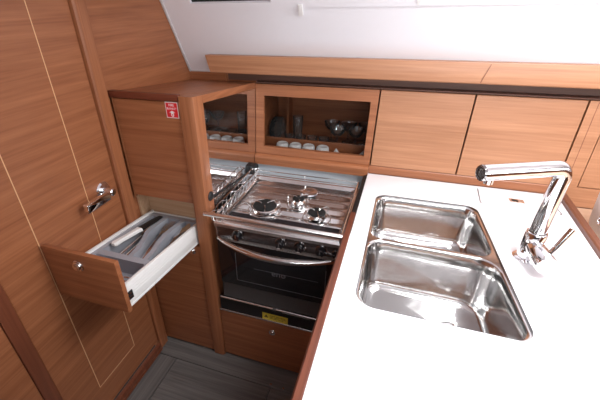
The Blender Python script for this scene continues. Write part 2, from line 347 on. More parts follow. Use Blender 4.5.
b = B(); b.lathe([(0.003, 0), (0.003, 0.0003)], (px, YF - 0.0019, pz - 0.004), (0, -1, 0), 16); b.build('pictogram_center', red, st)
# lower door
b = B(); b.box(0.002, 0.3025, YF, YF + 0.018, 0.012, 0.700, 0.0015, 1); ld = b.build('door', wx, cab)
def knob(x, y, z, parent, name='knob', r=0.018):
    b = B(); b.lathe([(r, 0), (r, 0.003), (r * .93, 0.005), (r * .62, 0.006), (r * .6, 0.011), (r * .5, 0.012), (r * .2, 0.0115)], (x, y, z), (0, -1, 0), 28)
    tag(b.build(name, steel, parent), 'round chrome push knob', None)
knob(0.262, YF, 0.668, ld)
# the drawer, pulled out, riding up a little towards its front
DY = -0.47
def dw(x, y, z): return (x, y + DY, z + 0.10 * (-0.54 - (y + DY)) if True else z)
dr_b = B()
# side walls (double-walled steel), base and back, closed position y from YF+.02 to -.05
for x0, x1 in ((0.022, 0.034), (0.284, 0.297)):
    dr_b.box(x0, x1, YF + 0.014, -0.015, 0.722, 0.806, 0.003, fn=dw)
    dr_b.box(x0 - 0.002, x1 + 0.001, YF + 0.014, -0.015, 0.712, 0.722, 0.001, 1, fn=dw)
for k in range(4): dr_b.box(0.2968, 0.2978, YF + 0.03, -0.015, 0.790 - k * 0.012, 0.793 - k * 0.012, fn=dw)
dr_b.box(0.034, 0.284, YF + 0.014, -0.015, 0.716, 0.724, fn=dw); dr_b.box(0.034, 0.284, -0.022, -0.015, 0.724, 0.80, fn=dw)
drw = dr_b.build('drawer', white_metal, cab); tag(drw, 'white steel drawer pulled out', None)
b = B(); b.box(0.0135, 0.307, YF - 0.006, YF + 0.012, 0.706, 0.9155, 0.002, fn=dw); df = b.build('drawer_front', wx, drw); tag(df, 'teak drawer front', None)
kx, ky, kz = dw(0.154, YF - 0.006, 0.868)
b = B(); r = 0.021; b.lathe([(r, 0), (r, 0.003), (r * .93, 0.005), (r * .62, 0.006), (r * .6, 0.013), (r * .5, 0.014), (r * .2, 0.0135)], (kx, ky, kz), (0, -1, 0), 28); tag(b.build('drawer_knob', steel, drw), 'round chrome push knob', None)
b = B(); b.box(0.2975, 0.3005, YF + 0.013, YF + 0.040, 0.742, 0.776, 0.001, 1, fn=dw); b.build('front_clip', black, drw)
b = B(); b.box(0.3005, 0.3015, YF + 0.017, YF + 0.034, 0.764, 0.769, fn=dw); b.box(0.3005, 0.3015, YF + 0.017, YF + 0.036, 0.752, 0.756, fn=dw); b.build('clip_screw', steel, drw)
b = B(); b.tube([dw(0.045, YF + 0.03, 0.800), dw(0.05, YF + 0.028, 0.812), dw(0.065, YF + 0.028, 0.812), dw(0.07, YF + 0.03, 0.80)], 0.0022, 8); b.build('rail_clip', black, drw)

# cutlery tray and cutlery (things inside the drawer)
tray = thing('cutlery_tray', 'moulded grey plastic cutlery tray filling the open drawer', 'tray', (0.16, -0.77, 0.78))
b = B(); TZ = 0.796
D1 = [(0.184, -0.375), (0.176, -0.33), (0.163, -0.285), (0.143, -0.235), (0.125, -0.195), (0.118, -0.15), (0.118, -0.10), (0.121, -0.05)]
D2 = [(0.250, -0.375), (0.240, -0.32), (0.229, -0.28), (0.216, -0.23), (0.208, -0.19), (0.205, -0.15), (0.206, -0.10), (0.209, -0.05)]
def off(L, d): return [(x + d, y) for x, y in L]
H1 = [(0.052, -0.375)] + off(D1, -0.010) + [(0.052, -0.05)]
H2 = off(D1, 0.010) + off(D2, -0.010)[::-1]
H3 = off(D2, 0.010) + [(0.274, -0.05), (0.274, -0.375)]
H0 = round_poly([(0.052, -0.528), (0.272, -0.528), (0.272, -0.405), (0.052, -0.405)], 0.012)
b.plate(round_poly([(0.0345, YF + 0.015), (0.2835, YF + 0.015), (0.2835, -0.024), (0.0345, -0.024)], 0.004), [H0, H1, H2, H3], TZ, TZ - 0.003, fn=dw)
b.build('rim', grey_pl, tray)
b = B()
b.box(0.036, 0.282, YF + 0.018, -0.026, 0.726, 0.730, fn=dw)
for h in (H0, H1, H2, H3):
    b.loft([[dw(x, y, TZ - 0.002) for x, y in h], [dw(x, y, 0.7305) for x, y in h]], True, False, False)
b.build('compartments', grey_pl, tray)
# knife: white handle, black sheath
def P3(x, y, z): return Vector(dw(x, y, z))
kn = thing('kitchen_knife', 'kitchen knife with white handle and black blade cover in the left tray compartment', 'knife', tuple(P3(0.085, -0.25, 0.80)))
def strip(b, pts, wid, th, z):   # flat tapered strip along pts
    rings = []
    for i, (x, y, zz) in enumerate(pts):
        a = Vector(pts[min(i + 1, len(pts) - 1)]) - Vector(pts[max(i - 1, 0)]); n = Vector((a.y, -a.x, 0)).normalized(); w_ = wid[i] / 2; h = th[i] / 2 if isinstance(th, (list, tuple)) else th / 2
        c = Vector((x, y, zz + z)); rings.append([P3(*(c + n * w_ * cx_ + Vector((0, 0, h * cz_)))) for cx_, cz_ in ((1, .5), (.7, 1), (-.7, 1), (-1, .5), (-1, -.5), (-.7, -1), (.7, -1), (1, -.5))])
    b.loft(rings)
b = B(); strip(b, [(0.074, -0.338, 0), (0.074, -0.330, 0), (0.077, -0.290, 0), (0.082, -0.245, 0), (0.086, -0.200, 0), (0.087, -0.192, 0)], [0.016, 0.026, 0.021, 0.023, 0.026, 0.038], [0.012, 0.018, 0.018, 0.018, 0.018, 0.018], 0.800); tag(b.build('handle', china, kn), 'white plastic handle', None)
b = B(); strip(b, [(0.0875, -0.189, 0), (0.091, -0.15, 0), (0.095, -0.10, 0), (0.098, -0.055, 0)], [0.036, 0.036, 0.034, 0.022], 0.007, 0.800); tag(b.build('blade', black, kn), 'black covered blade', None)
def cutlery(kind, x0, y0, x1, y1, z, label, group=None):
    o = thing(kind, label, kind.split('_')[-1], tuple(P3(x0, y0, z)), group)
    d = Vector((x1 - x0, y1 - y0, 0)); at = lambda f, zz=0: (x0 + d.x * f, y0 + d.y * f, zz + 0.014 * f)
    b = B(); strip(b, [at(0), at(.04), at(.3), at(.62), at(.68)], [0.010, 0.015, 0.011, 0.006, 0.006], 0.0025, z); b.build('handle', steel, o)
    b = B()
    if kind == 'spoon': strip(b, [at(.68, 0), at(.74, -.001), at(.82, -.004), at(.92, -.004), at(1, .001)], [0.006, 0.018, 0.028, 0.026, 0.008], 0.0022, z); b.build('bowl', steel, o)
    elif kind == 'fork':
        strip(b, [at(.68, 0), at(.74, -.001), at(.80, -.001)], [0.006, 0.018, 0.020], 0.002, z)
        n = Vector((d.y, -d.x, 0)).normalized()
        for k in (-1.5, -.5, .5, 1.5):
            q = n * k * 0.0055; strip(b, [tuple(Vector(at(.80, -.001)) + q), tuple(Vector(at(1, .003)) + q)], [0.003, 0.002], 0.002, z)
        b.build('tines', steel, o)
    else: strip(b, [at(.68, 0), at(.80, 0), at(.95, 0), at(1, 0)], [0.010, 0.020, 0.018, 0.006], 0.0015, z); b.build('blade', steel, o)
    return o
cutlery('table_knife', 0.108, -0.365, 0.098, -0.12, 0.770, 'steel table knife lying under the white-handled knife')
cutlery('table_knife', 0.128, -0.368, 0.105, -0.09, 0.762, 'steel table knife beside the divider, right of the white-handled knife')
cutlery('table_knife', 0.150, -0.365, 0.104, -0.15, 0.752, 'steel table knife closest to the first curved divider')
cutlery('fork', 0.205, -0.365, 0.145, -0.075, 0.765, 'steel fork on the left side of the second tray compartment')
cutlery('fork', 0.222, -0.368, 0.170, -0.065, 0.775, 'steel fork on the right side of the second tray compartment')
cutlery('spoon', 0.262, -0.360, 0.225, -0.085, 0.765, 'steel table spoon at the bottom of the third tray compartment')
cutlery('spoon', 0.266, -0.330, 0.248, -0.060, 0.778, 'steel table spoon on top in the third tray compartment')
b = B(); cc = P3(0.245, YF + 0.075, 0.775)
b.tube([cc + Vector((0.018 * math.cos(a), 0.010 * math.sin(a), 0.003)) for a in [k * math.pi / 8 for k in range(16)]], 0.0025, 8, True)
b.tube([cc + Vector((0.010 + 0.030 * f, -0.004 + 0.012 * f, 0.008 * f)) for f in (0, .5, 1)], 0.003, 8)
tag(b.build('bottle_opener', steel), 'small steel bottle opener in the front tray compartment', 'opener')

# ------------------------------------------------------------------ stove niche: lower drawer unit
base = thing('stove_base_cabinet', 'teak cabinet base with a single drawer under the stove', 'cabinet', (0.64, -0.3, 0))
b = B(); b.box(0.368, 0.380, YF + 0.02, 0.0, 0.0, 0.335); b.box(0.905, 0.917, YF + 0.02, 0.0, 0.0, 0.335); b.box(0.38, 0.905, -0.02, 0.0, 0.0, 0.335); b.box(0.38, 0.905, YF + 0.03, -0.02, 0.01, 0.02); b.build('body', birch, base)
b = B(); b.box(0.368, 0.917, YF + 0.002, YF + 0.019, 0.018, 0.336, 0.0015, 1); sd = b.build('drawer', wx, base)
knob(0.636, YF + 0.002, 0.268, sd, 'knob', 0.0165)
b = B(); b.box(0.367, 0.917, YF + 0.004, 0.0, 0.337, 0.341); b.box(0.367, 0.917, YF - 0.001, YF + 0.004, 0.337, 0.347, 0.001, 1); b.build('steel_edge', steel_brushed, base)
b = B(); b.box(0.372, 0.915, YF + 0.006, YF + 0.012, 0.347, 0.428); b.box(0.372, 0.915, YF + 0.012, -0.02, 0.342, 0.346); b.build('niche_liner', black, base)
b = B(); b.box(0.588, 0.712, YF + 0.0045, YF + 0.0056, 0.3465, 0.385); yl = b.build('warning_label', yellow, base); tag(yl, 'yellow warning label', None)
b = B(); yy = (YF + 0.0040, YF + 0.0045)
b.prism([(0.597, 0.358), (0.617, 0.358), (0.607, 0.377)], 'y', *yy)
for z, xs in ((0.374, ((0.625, 0.650), (0.655, 0.700))), (0.366, ((0.625, 0.640), (0.645, 0.672), (0.678, 0.704))), (0.357, ((0.625, 0.662), (0.667, 0.690)))):
    for x0, x1 in xs: b.box(x0, x1, *yy, z - 0.0012, z + 0.0012)
b.build('print', inkm, yl)

# ------------------------------------------------------------------ stove
SX0, SX1 = 0.396, 0.922
stv = thing('gimbal_stove', 'three-burner stainless steel gimbal cooker with black glass oven', 'stove', (0.65, -0.35, 0.43))
b = B()
b.box(SX0 + 0.004, SX1 - 0.004, YF + 0.02, -0.115, 0.44, 0.828)
b.build('body', black, stv)
# hob tray: shallow pressed steel tray
b = B()
hob = [(SX0, -0.565), (SX1, -0.565), (SX1, -0.10), (SX0, -0.10)]
r0 = [(x, y, 0.860) for x, y in round_poly(hob, 0.012)]
def ins(d, z, r=0.012): return [(x, y, z) for x, y in round_poly([(SX0 + d, -0.565 + d), (SX1 - d, -0.565 + d), (SX1 - d, -0.10 - d), (SX0 + d, -0.10 - d)], r)]
b.loft([[(x, y, 0.832) for x, y, z in ins(0, 0)], ins(0, 0.858), ins(0.003, 0.862), ins(0.012, 0.862), ins(0.016, 0.858), ins(0.024, 0.848, 0.02), ins(0.026, 0.8475, 0.02)], True, True, False)
rows = []
for k in range(145):
    y = -0.545 + (0.545 - 0.120) * k / 144; ph = ((y + 0.450) / 0.066) % 1.0; wv = 4 * abs(ph - 0.5) - 1
    wv = math.copysign(min(abs(wv), 0.82), wv)
    rows.append([(SX0 + 0.018 + (SX1 - SX0 - 0.036) * i_ / 30, y, 0.8430 + (0.0050 * wv if y > -0.45 else 0) * min(1, i_ / 2, (30 - i_) / 2)) for i_ in range(31)])
b.loft(rows, False, False, False)
b.lathe([(0.042, 0), (0.040, 0.004), (0.034, 0.0055), (0.028, 0.004), (0.001, 0.002)], (0.700, -0.185, 0.846), cap=False)
tray_o = b.build('hob_tray', plain('hob_steel', (0.82, 0.82, 0.83), 0.24, 1.0, 0.03, 8), stv)
b = B(); b.box(SX0 + 0.03, SX1 - 0.03, -0.525, -0.462, 0.8465, 0.849, 0.001, 1); b.build('tray_reflection_strip', plain('tray_reflection_dark', (0.05, 0.045, 0.05), 0.25, 0.6), stv)  # dark reflection in the steel tray front, put in as a dark strip
# fascia
b = B()
b.prism([(-0.565, 0.858), (-0.578, 0.852), (-0.576, 0.838), (-0.566, 0.830), (-0.562, 0.778), (-0.566, 0.766), (-0.55, 0.766), (-0.55, 0.858)], 'x', SX0 + 0.001, SX1 - 0.001)
b.build('control_panel', steel_brushed, stv)
b = B(); b.box(SX0 + 0.006, SX1 - 0.006, -0.5662, -0.5645, 0.783, 0.830); b.build('panel_inset', plain('dark_steel_strip', (0.20, 0.18, 0.18), 0.25, 1.0), stv)
for x, r_ in ((0.497, 0.023), (0.681, 0.0215), (0.760, 0.0215), (0.843, 0.0215), (0.897, 0.011)):
    b = B(); b.lathe([(r_, 0), (r_, 0.004), (r_ * .8, 0.006), (r_ * .72, 0.022), (r_ * .6, 0.025), (0.001, 0.025)], (x, -0.5665, 0.806), (0, -1, 0), 28, cap=False)
    kk = b.build('control_knob' if r_ > .015 else 'igniter_button', black_gloss, stv)
    b = B(); b.lathe([(r_ * 1.05, 0), (r_ * 1.05, 0.002), (r_ * .95, 0.0025)], (x, -0.5663, 0.806), (0, -1, 0), 28)
    if r_ > .015: b.box(x - 0.0022, x + 0.0022, -0.5935, -0.588, 0.806, 0.806 + r_ * .62); b.box(x - 0.006, x + 0.006, -0.5925, -0.5915, 0.794, 0.799)
    b.build('knob_ring', steel, kk)
# oven door
b = B(); b.box(SX0 + 0.002, SX1 - 0.002, -0.566, -0.545, 0.530, 0.762, 0.003); od = b.build('oven_door', black_gloss, stv); tag(od, 'black glass oven door', None)
b = B(); t_ = 0.0012; yy = (-0.5668, -0.566)
b.box(0.478 - t_, 0.478 + t_, *yy, 0.563, 0.712); b.box(0.478, 0.870, *yy, 0.562 - t_, 0.562 + t_); b.box(0.868, 0.868 + 2 * t_, *yy, 0.563, 0.712); b.box(0.56, 0.84, *yy, 0.645 - t_ / 2, 0.645 + t_ / 2)
b.build('window_outline', grey_ink, od)
text('lettering', 'eno', 0.042, grey_ink, od, face_y(0.672, -0.5668, 0.640))
b = B(); pts = []
for k in range(25):
    f = k / 24; x = 0.412 + f * 0.500; pts.append((x, -0.572 - 0.052 * math.sin(math.pi * f) ** .75 if 0 < f < 1 else -0.57, 0.776 - 0.014 * math.sin(math.pi * f)))
b.tube(pts, [0.008 + 0.006 * min(1, 3 * min(k / 24, 1 - k / 24)) for k in range(25)], 16)
b.build('door_handle', steel, od)
# toe plate under door
b = B(); b.prism([(-0.550, 0.528), (-0.560, 0.440), (-0.55, 0.440), (-0.54, 0.528)], 'x', SX0 + 0.002, SX1 - 0.002); b.build('lower_panel', grey_panel, stv)
b = B(); b.cyl((SX0 - 0.012, -0.566, 0.434), (SX1, -0.566, 0.434), 0.0055, 12); b.box(0.69, 0.82, -0.574, -0.566, 0.428, 0.437, 0.001); b.box(0.645, 0.66, -0.573, -0.560, 0.430, 0.440, .001); b.build('lower_trim_bar', steel_brushed, stv)
# front fiddle rail
b = B(); b.cyl((0.3665, -0.594, 0.902), (0.921, -0.594, 0.902), 0.0098, 20, 0.002); fr_ = b.build('front_rail', steel_brushed, stv)
for x in (0.402, 0.914):
    b = B(); b.tube([(x, -0.594, 0.895), (x, -0.588, 0.875), (x, -0.576, 0.862)], 0.0045, 8); b.build('rail_bracket', steel, stv)
# wire fiddles
b = B(); R_ = 0.0022
for x in (0.386, 0.418):
    b.tube([(x, -0.585, 0.898), (x, -0.12, 0.898)], R_ * 1.15, 8)
    b.tube([(x, -0.57, 0.866), (x, -0.12, 0.866)], R_, 8)
n = 10; zz = []
for k in range(n + 1):
    y = -0.56 + 0.44 * k / n; b.tube([(0.386, y, 0.866), (0.386, y + 0.012, 0.898)], R_ * .8, 6)
    if k % 2 == 0: b.tube([(0.386, y, 0.898), (0.418, y + 0.02, 0.898)], R_ * .8, 6)
    if k < n: b.tube([(0.418, y, 0.898), (0.418, y + 0.022, 0.868), (0.418, y + 0.044, 0.898)], R_ * .8, 6)
b.build('left_wire_guard', steel, stv)
b = B(); b.tube([(0.402, -0.12, 0.898), (0.916, -0.12, 0.898)], R_ * 1.15, 8); b.tube([(0.402, -0.108, 0.872), (0.916, -0.108, 0.872)], R_, 8)
for k in range(3): x = 0.402 + 0.514 * k / 2; b.tube([(x, -0.12, 0.898), (x, -0.112, 0.862)], R_ * .9, 6)
b.build('back_wire_guard', steel, stv)
b = B(); b.tube([(0.914, -0.585, 0.898), (0.914, -0.12, 0.898)], R_ * 1.4, 8); b.box(0.9085, 0.9185, -0.56, -0.12, 0.8625, 0.872, 0.001)
for k in range(3): y = -0.56 + 0.44 * k / 2; b.tube([(0.914, y, 0.864), (0.914, y + 0.004, 0.898)], R_, 6)
b.build('right_wire_guard', steel, stv)
# burners
def burner(x, y, r, cap_r, wire, hgt=0.020):
    b = B(); b.lathe([(r * .75, 0), (r, 0.006), (r, hgt * .55), (r * .9, hgt * .8), (cap_r, hgt), (cap_r * .9, hgt)], (x, y, 0.8462)); o = b.build('burner', steel, stv)
    b = B(); b.lathe([(cap_r, 0), (cap_r * 1.02, 0.004), (cap_r * .9, 0.008), (cap_r * .5, 0.009), (0.001, 0.009)], (x, y, 0.8462 + hgt), cap=False); b.build('burner_cap', iron, o)
    b = B(); zt = 0.8462 + hgt + 0.014
    for k in range(3):
        a = math.radians(50 + 120 * k); u = Vector((math.cos(a), math.sin(a), 0)); p = Vector((x, y, 0))
        b.tube([p + u * wire * 1.0 + Vector((0, 0, 0.849)), p + u * wire * 1.02 + Vector((0, 0, zt - 0.006)), p + u * wire * .9 + Vector((0, 0, zt)), p + u * cap_r * .45 + Vector((0, 0, zt)), p + u * cap_r * .3 + Vector((0, 0, zt - .003))], 0.0019, 8)
    b.tube([(x + wire * math.cos(t), y + wire * math.sin(t), 0.850) for t in [2 * math.pi * k / 40 for k in range(40)]], 0.0019, 8, True)
    if r > .05: b.tube([(x + wire * .8 * math.cos(t), y + wire * .8 * math.sin(t), 0.868) for t in [2 * math.pi * k / 40 for k in range(40)]], 0.0022, 8, True)
    b.build('pan_support', steel, o)
burner(0.558, -0.405, 0.056, 0.050, 0.072, 0.020)
burner(0.684, -0.318, 0.034, 0.026, 0.050, 0.028)
burner(0.786, -0.405, 0.042, 0.036, 0.058, 0.026)
# gimbal bracket
b = B(); b.prism(round_poly([(-0.115, 0.862), (-0.02, 0.858), (-0.03, 0.888), (-0.055, 0.905), (-0.10, 0.905)], 0.008), 'x', 0.3665, 0.386, bev=0.002); tag(b.build('gimbal_bracket', black), 'black gimbal bracket at the back left corner of the stove', 'bracket')
b = B(); b.lathe([(0.020, 0), (0.020, 0.003), (0.016, 0.007), (0.008, 0.009), (0.001, 0.009)], (0.3655, -0.525, 0.945), (1, 0, 0), cap=False, seg=28); tag(b.build('gimbal_lock', black), 'round black gimbal lock knob on the mirror panel by the corner post', 'knob')

# splashback behind the stove and niche sides
b = B(); b.box(0.366, 0.935, 0.004, 0.016, 0.35, 0.885); tag(b.build('splashback', splash), 'pale grey splashback panel behind the stove', 'splashback')

# ------------------------------------------------------------------ beam under the lockers
b = B(); b.prism([(-0.026, 0.889), (-0.028, 0.926), (-0.020, 0.9345), (-0.008, 0.9395), (0.03, 0.9395), (0.03, 0.889)], 'x', 0.3665, 0.944); b.prism([(-0.004, 0.9015), (-0.006, 0.936), (-0.003, 0.9395), (0.03, 0.9395), (0.03, 0.9015)], 'x', 0.945, 1.7005)
struct(b.build('trim_7', wx), 'teak beam below the upper lockers')

# ------------------------------------------------------------------ upper lockers
gl = thing('glass_front_locker', 'teak upper locker with a dark glass front showing glassware, behind the stove', 'cabinet', (0.655, 0.1, 0.942))
gx0, gx1, gz0, gz1 = 0.4085, 0.9135, 0.9795, 1.2275
b = B()
b.box(0.368, 0.380, 0.036, 0.34, 0.940, 1.274); b.box(0.933, 0.943, 0.036, 0.34, 0.940, 1.274)
b.box(0.38, 0.933, 0.040, 0.34, 0.940, 0.948); b.box(0.38, 0.933, 0.046, 0.34, 1.262, 1.274); b.box(0.38, 0.933, 0.330, 0.34, 0.948, 1.262)
b.box(0.452, 0.464, 0.26, 0.33, 0.948, 1.262)
b.build('body', wx, gl)
b = B(); b.box(0.381, 0.932, 0.100, 0.110, 0.9485, 0.996, 0.002); b.build('shelf_fiddle', wx, gl)
b = B(); b.frame(0.3665, 0.9445, 0.9415, 1.279, gx0, gx1, gz0, gz1, 0.0, 0.018, fn=dt); gd = b.build('door_frame', wx, gl)
b = B(); b.box(gx0 - 0.006, gx1 + 0.006, 0.0185, 0.0225, gz0 - 0.006, gz1 + 0.006, fn=dt); tag(b.build('glass_pane', pane_m, gl), 'dark glass pane', None)
# white cups upside down in a row
def cup(x, r, label, group, y=0.062):
    o = thing('cup', label, 'cup', (x, y, 0.9485), group)
    b = B(); b.lathe([(r, 0), (r * 1.0, 0.004), (r * .98, 0.026), (r * .90, 0.034), (r * .76, 0.037), (r * .70, 0.037), (r * .68, 0.034), (0.001, 0.034)], (x, y, 0.9485), cap=False, seg=36); b.build('bowl', china, o)
    return o
first = cup(0.490, 0.0325, 'white china cup turned upside down, leftmost of the four in the glass-front locker', 'white cups in the glass-front locker')
labs = ['white china cup turned upside down, second from the left of the four', 'white china cup turned upside down, third from the left of the four', 'white china cup turned upside down, rightmost of the four below the wine glasses']
for k, x in enumerate((0.560, 0.630, 0.703)):
    c = first.copy(); C.objects.link(c); c.location = (x, first.location.y, first.location.z); c['label'] = labs[k]
    for ch in first.children: d = ch.copy(); C.objects.link(d); d.parent = c
    pass
# triangular folded napkins / card
for i, x in enumerate((0.772, 0.895)):
    b = B(); b.prism([(x - 0.022, 0.950), (x + 0.026, 0.950), (x + 0.000 + 0.012 * i, 0.985 + .004 * i)], 'y', 0.046, 0.060, bev=0.0015)
    tag(b.build('folded_napkin', china), ('white folded napkin between the cups and the right end of the glass-front locker', 'white folded napkin in the bottom right corner of the glass-front locker')[i], 'napkin')
def wine(x, y, z0, label, s=1.0):
    o = thing('wine_glass', label, 'glass', (x, y, z0), 'wine glasses in the glass-front locker')
    b = B(); b.lathe([(0.032 * s, 0), (0.030 * s, 0.003), (0.006, 0.008), (0.004, 0.02), (0.0045, 0.050), (0.006, 0.058)], (x, y, z0)); b.build('stem', glassware, o)
    b = B(); b.lathe([(0.006, 0.058), (0.022 * s, 0.068), (0.036 * s, 0.085), (0.042 * s, 0.108), (0.0405 * s, 0.108), (0.034 * s, 0.086), (0.021 * s, 0.071), (0.002, 0.064)], (x, y, z0), cap=False); b.build('bowl', glassware, o)
zS = 0.9485
wine(0.755, 0.168, zS, 'stemmed wine glass on the left of the group of five'); wine(0.848, 0.168, zS, 'stemmed wine glass at the right front of the group of five'); wine(0.798, 0.262, zS, 'stemmed wine glass behind the front two'); wine(0.888, 0.262, zS, 'stemmed wine glass at the back right of the locker'); wine(0.708, 0.262, zS, 'stemmed wine glass at the back left of the group of five')
def tumbler(x, y, h, r, label, name='tumbler'):
    b = B(); b.lathe([(r * .8, 0), (r * .84, 0.004), (r, h), (r * .93, h), (r * .78, 0.010), (0.001, 0.009)], (x, y, zS), cap=False)
    tag(b.build(name, glassware), label, 'glass', 'tumblers in the glass-front locker')
for i, (x, y) in enumerate(((0.505, 0.150), (0.566, 0.150), (0.627, 0.152), (0.688, 0.155))):
    tumbler(x, y, 0.050, 0.027, ['short glass tumbler, leftmost of the row behind the cups', 'short glass tumbler, second of the row behind the cups', 'short glass tumbler, third of the row behind the cups', 'short glass tumbler, rightmost of the row behind the cups'][i])
tumbler(0.530, 0.215, 0.135, 0.028, 'tall glass standing upright behind the short tumblers', 'tall_glass')
for i in range(3):   # glass plates on edge, at the left
    x = 0.402 + i * 0.013; a = (1, -0.22, 0.05)
    b = B(); b.lathe([(0.001, 0), (0.030, 0.0), (0.052, 0.006), (0.064, 0.010), (0.064, 0.012), (0.051, 0.009), (0.030, 0.003), (0.001, 0.003)], (x, 0.185, zS + 0.068), a, 40, cap=False)
    tag(b.build('glass_plate', glassware), ['glass plate standing on edge, leftmost of three in the locker', 'glass plate standing on edge, middle one of three in the locker', 'glass plate standing on edge, rightmost of three in the locker'][i], 'plate', 'glass plates on edge')

def wall_locker(x0, x1, label):
    o = thing('wall_locker', label, 'cabinet', ((x0 + x1) / 2, 0.15, 0.942), 'plain upper lockers')
    b = B(); b.box(x0 + 0.002, x1 - 0.002, 0.040, 0.34, 0.9405, 1.272); b.build('body', birch, o)
    b = B(); b.box(x0 + 0.003, x1 - 0.003, 0.0, 0.018, 0.9415, 1.279, 0.0012, 1, fn=dt); b.build('door', wx_pale, o)
    b = B(); b.box(x0 + 0.001, x1 - 0.001, 0.0185, 0.0245, 0.9415, 1.276, fn=dt); b.build('gasket', dark_gap, o)
wall_locker(0.9475, 1.3205, 'plain teak upper locker directly right of the glass-front one')
wall_locker(1.3205, 1.699, 'plain teak upper locker behind the faucet')
en = thing('end_locker', 'teak framed locker at the far right end, beyond the worktop', 'cabinet', (2.2, 0.15, 0.85))
b = B(); b.box(1.7035, 2.9, 0.040, 0.34, 0.862, 1.272); b.build('body', birch, en)
b = B(); b.frame(1.702, 2.9, 0.862, 1.279, 1.771, 2.5, 0.944, 1.24, 0.0, 0.018, fn=dt); b.build('door_frame', wx_pale, en)
b = B(); b.box(1.7745, 2.497, 0.001, 0.016, 0.9475, 1.2365, fn=dt); b.build('door', wx_pale, en)
b = B(); b.box(1.765, 2.51, 0.0185, 0.0245, 0.938, 1.246, fn=dt); b.build('gasket', dark_gap, en)
b = B(); b.box(1.7285, 1.7300, -0.0006, 0.0, 0.91, 1.275, fn=dt); b.build('veneer_joint', wx_dark, en)

# ------------------------------------------------------------------ worktop
CX0, CX1, CYF = 0.943, 1.7155, -1.72
sink_o = [(1.004, -0.911), (1.452, -0.911), (1.391, -0.213), (1.004, -0.217)]
SO = round_poly(sink_o, [0.060, 0.045, 0.045, 0.045], 10)
wt = thing('worktop', 'long white worktop with a wood edge, holding the sink', 'worktop', (1.33, -0.9, 0.87))
hatch = [(1.413, -0.172), (1.688, -0.186), (1.672, -0.014), (1.418, -0.022)]
HP = round_poly(hatch, 0.014, 6)
b = B()
def grow(poly, d):
    cx_ = sum(p[0] for p in poly) / len(poly); cy_ = sum(p[1] for p in poly) / len(poly)
    return [(p[0] + math.copysign(d, p[0] - cx_), p[1] + math.copysign(d, p[1] - cy_)) for p in poly]
b.plate([(CX0, CYF), (CX1, CYF), (CX1, -0.008), (CX0, -0.008)], [SO, round_poly(grow(hatch, 0.0046), 0.015, 6)], 0.900, 0.868)
b.build('slab', white_top, wt, flat=True)
b = B(); b.prism([(0.9185, 0.862), (0.9185, 0.895), (0.9235, 0.9015), (0.939, 0.9015), (0.9425, 0.899), (0.9425, 0.862)], 'y', CYF, -0.404); tag(b.build('edge_trim', wy_edge, wt), 'varnished red-brown wood edge trim', None)
b = B(); b.prism([(1.7165, 0.862), (1.7165, 0.915), (1.721, 0.920), (1.739, 0.920), (1.743, 0.915), (1.743, 0.862)], 'y', CYF, -0.003); tag(b.build('fiddle_trim', wood('fiddle_wood', 'Y', (0.13, 0.045, 0.025), (0.20, 0.075, 0.042)), wt), 'raised wood fiddle on the right edge', None)
b = B(); b.plate(HP, [], 0.8998, 0.885); lid = b.build('bin_lid', white_top, wt, flat=True)
b = B(); b.plate(round_poly(grow(hatch, 0.0045), 0.015, 6), [], 0.884, 0.880); b.build('lid_seat', dark_gap, wt, flat=True)
b = B(); b.plate(round_poly([(1.524, -0.126), (1.577, -0.129), (1.576, -0.096), (1.522, -0.094)], 0.004), [], 0.9016, 0.8999); lt = b.build('latch', steel_brushed, lid)
b = B(); b.plate(round_poly([(1.532, -0.119), (1.555, -0.120), (1.554, -0.103), (1.532, -0.102)], 0.003), [], 0.9022, 0.9017); b.build('finger_slot', black, lt)
# base cabinet under the worktop
bc = thing('base_cabinet', 'wooden base cabinet carrying the white worktop, right of the stove', 'cabinet', (1.33, -0.9, 0))
b = B(); b.box(0.946, 0.962, CYF + 0.02, -0.01, 0, 0.861); b.box(1.715, 1.731, CYF + 0.02, -0.01, 0, 0.861); b.box(0.962, 1.715, CYF + 0.02, CYF + 0.036, 0, 0.861); b.box(0.962, 1.715, -0.026, -0.01, 0, 0.861); b.build('body', wy, bc)
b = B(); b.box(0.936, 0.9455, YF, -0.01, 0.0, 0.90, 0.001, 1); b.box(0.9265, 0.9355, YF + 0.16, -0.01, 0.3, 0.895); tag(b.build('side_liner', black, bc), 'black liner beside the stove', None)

# ------------------------------------------------------------------ sink
snk = thing('double_sink', 'polished stainless steel double-basin sink set in the white worktop', 'sink', (1.22, -0.56, 0.7))
def inset(poly, d):  # proper polygon inset for convex quads
    n = len(poly); out = []
    for i in range(n):
        p = Vector(poly[i]); a = (p - Vector(poly[i - 1])).normalized(); c = (Vector(poly[(i + 1) % n]) - p).normalized()
        na = Vector((-a.y, a.x)); nc = Vector((-c.y, c.x)); m_ = (na + nc); m_ = m_ / (1 + na.dot(nc))
        out.append(tuple(p + m_ * d))
    return out
b = B(); ri = round_poly(inset(sink_o, 0.0014), [0.057, 0.042, 0.042, 0.042], 10)
b.loft([[(x, y, 0.9005) for x, y in SO], [(x, y, 0.9005) for x, y in ri], [(x, y, 0.896) for x, y in ri]], True, False, False); b.build('seal', plain('dark_sealant', (0.03, 0.03, 0.032), 0.4), snk)
XR = lambda y: 1.391 + (y + 0.213) / (-0.698) * 0.061
q_front = [(1.009, -0.906), (XR(-0.906) - 0.006, -0.906), (XR(-0.565) - 0.007, -0.565), (1.009, -0.557)]
q_back = [(1.009, -0.549), (XR(-0.552) - 0.007, -0.557), (XR(-0.220) - 0.006, -0.2185), (1.009, -0.2225)]
QF = round_poly(q_front, [0.055, 0.040, 0.075, 0.050], 10); QB = round_poly(q_back, [0.04, 0.05, 0.042, 0.042], 10)
flg = round_poly(inset(sink_o, 0.0014), [0.057, 0.042, 0.042, 0.042], 10)
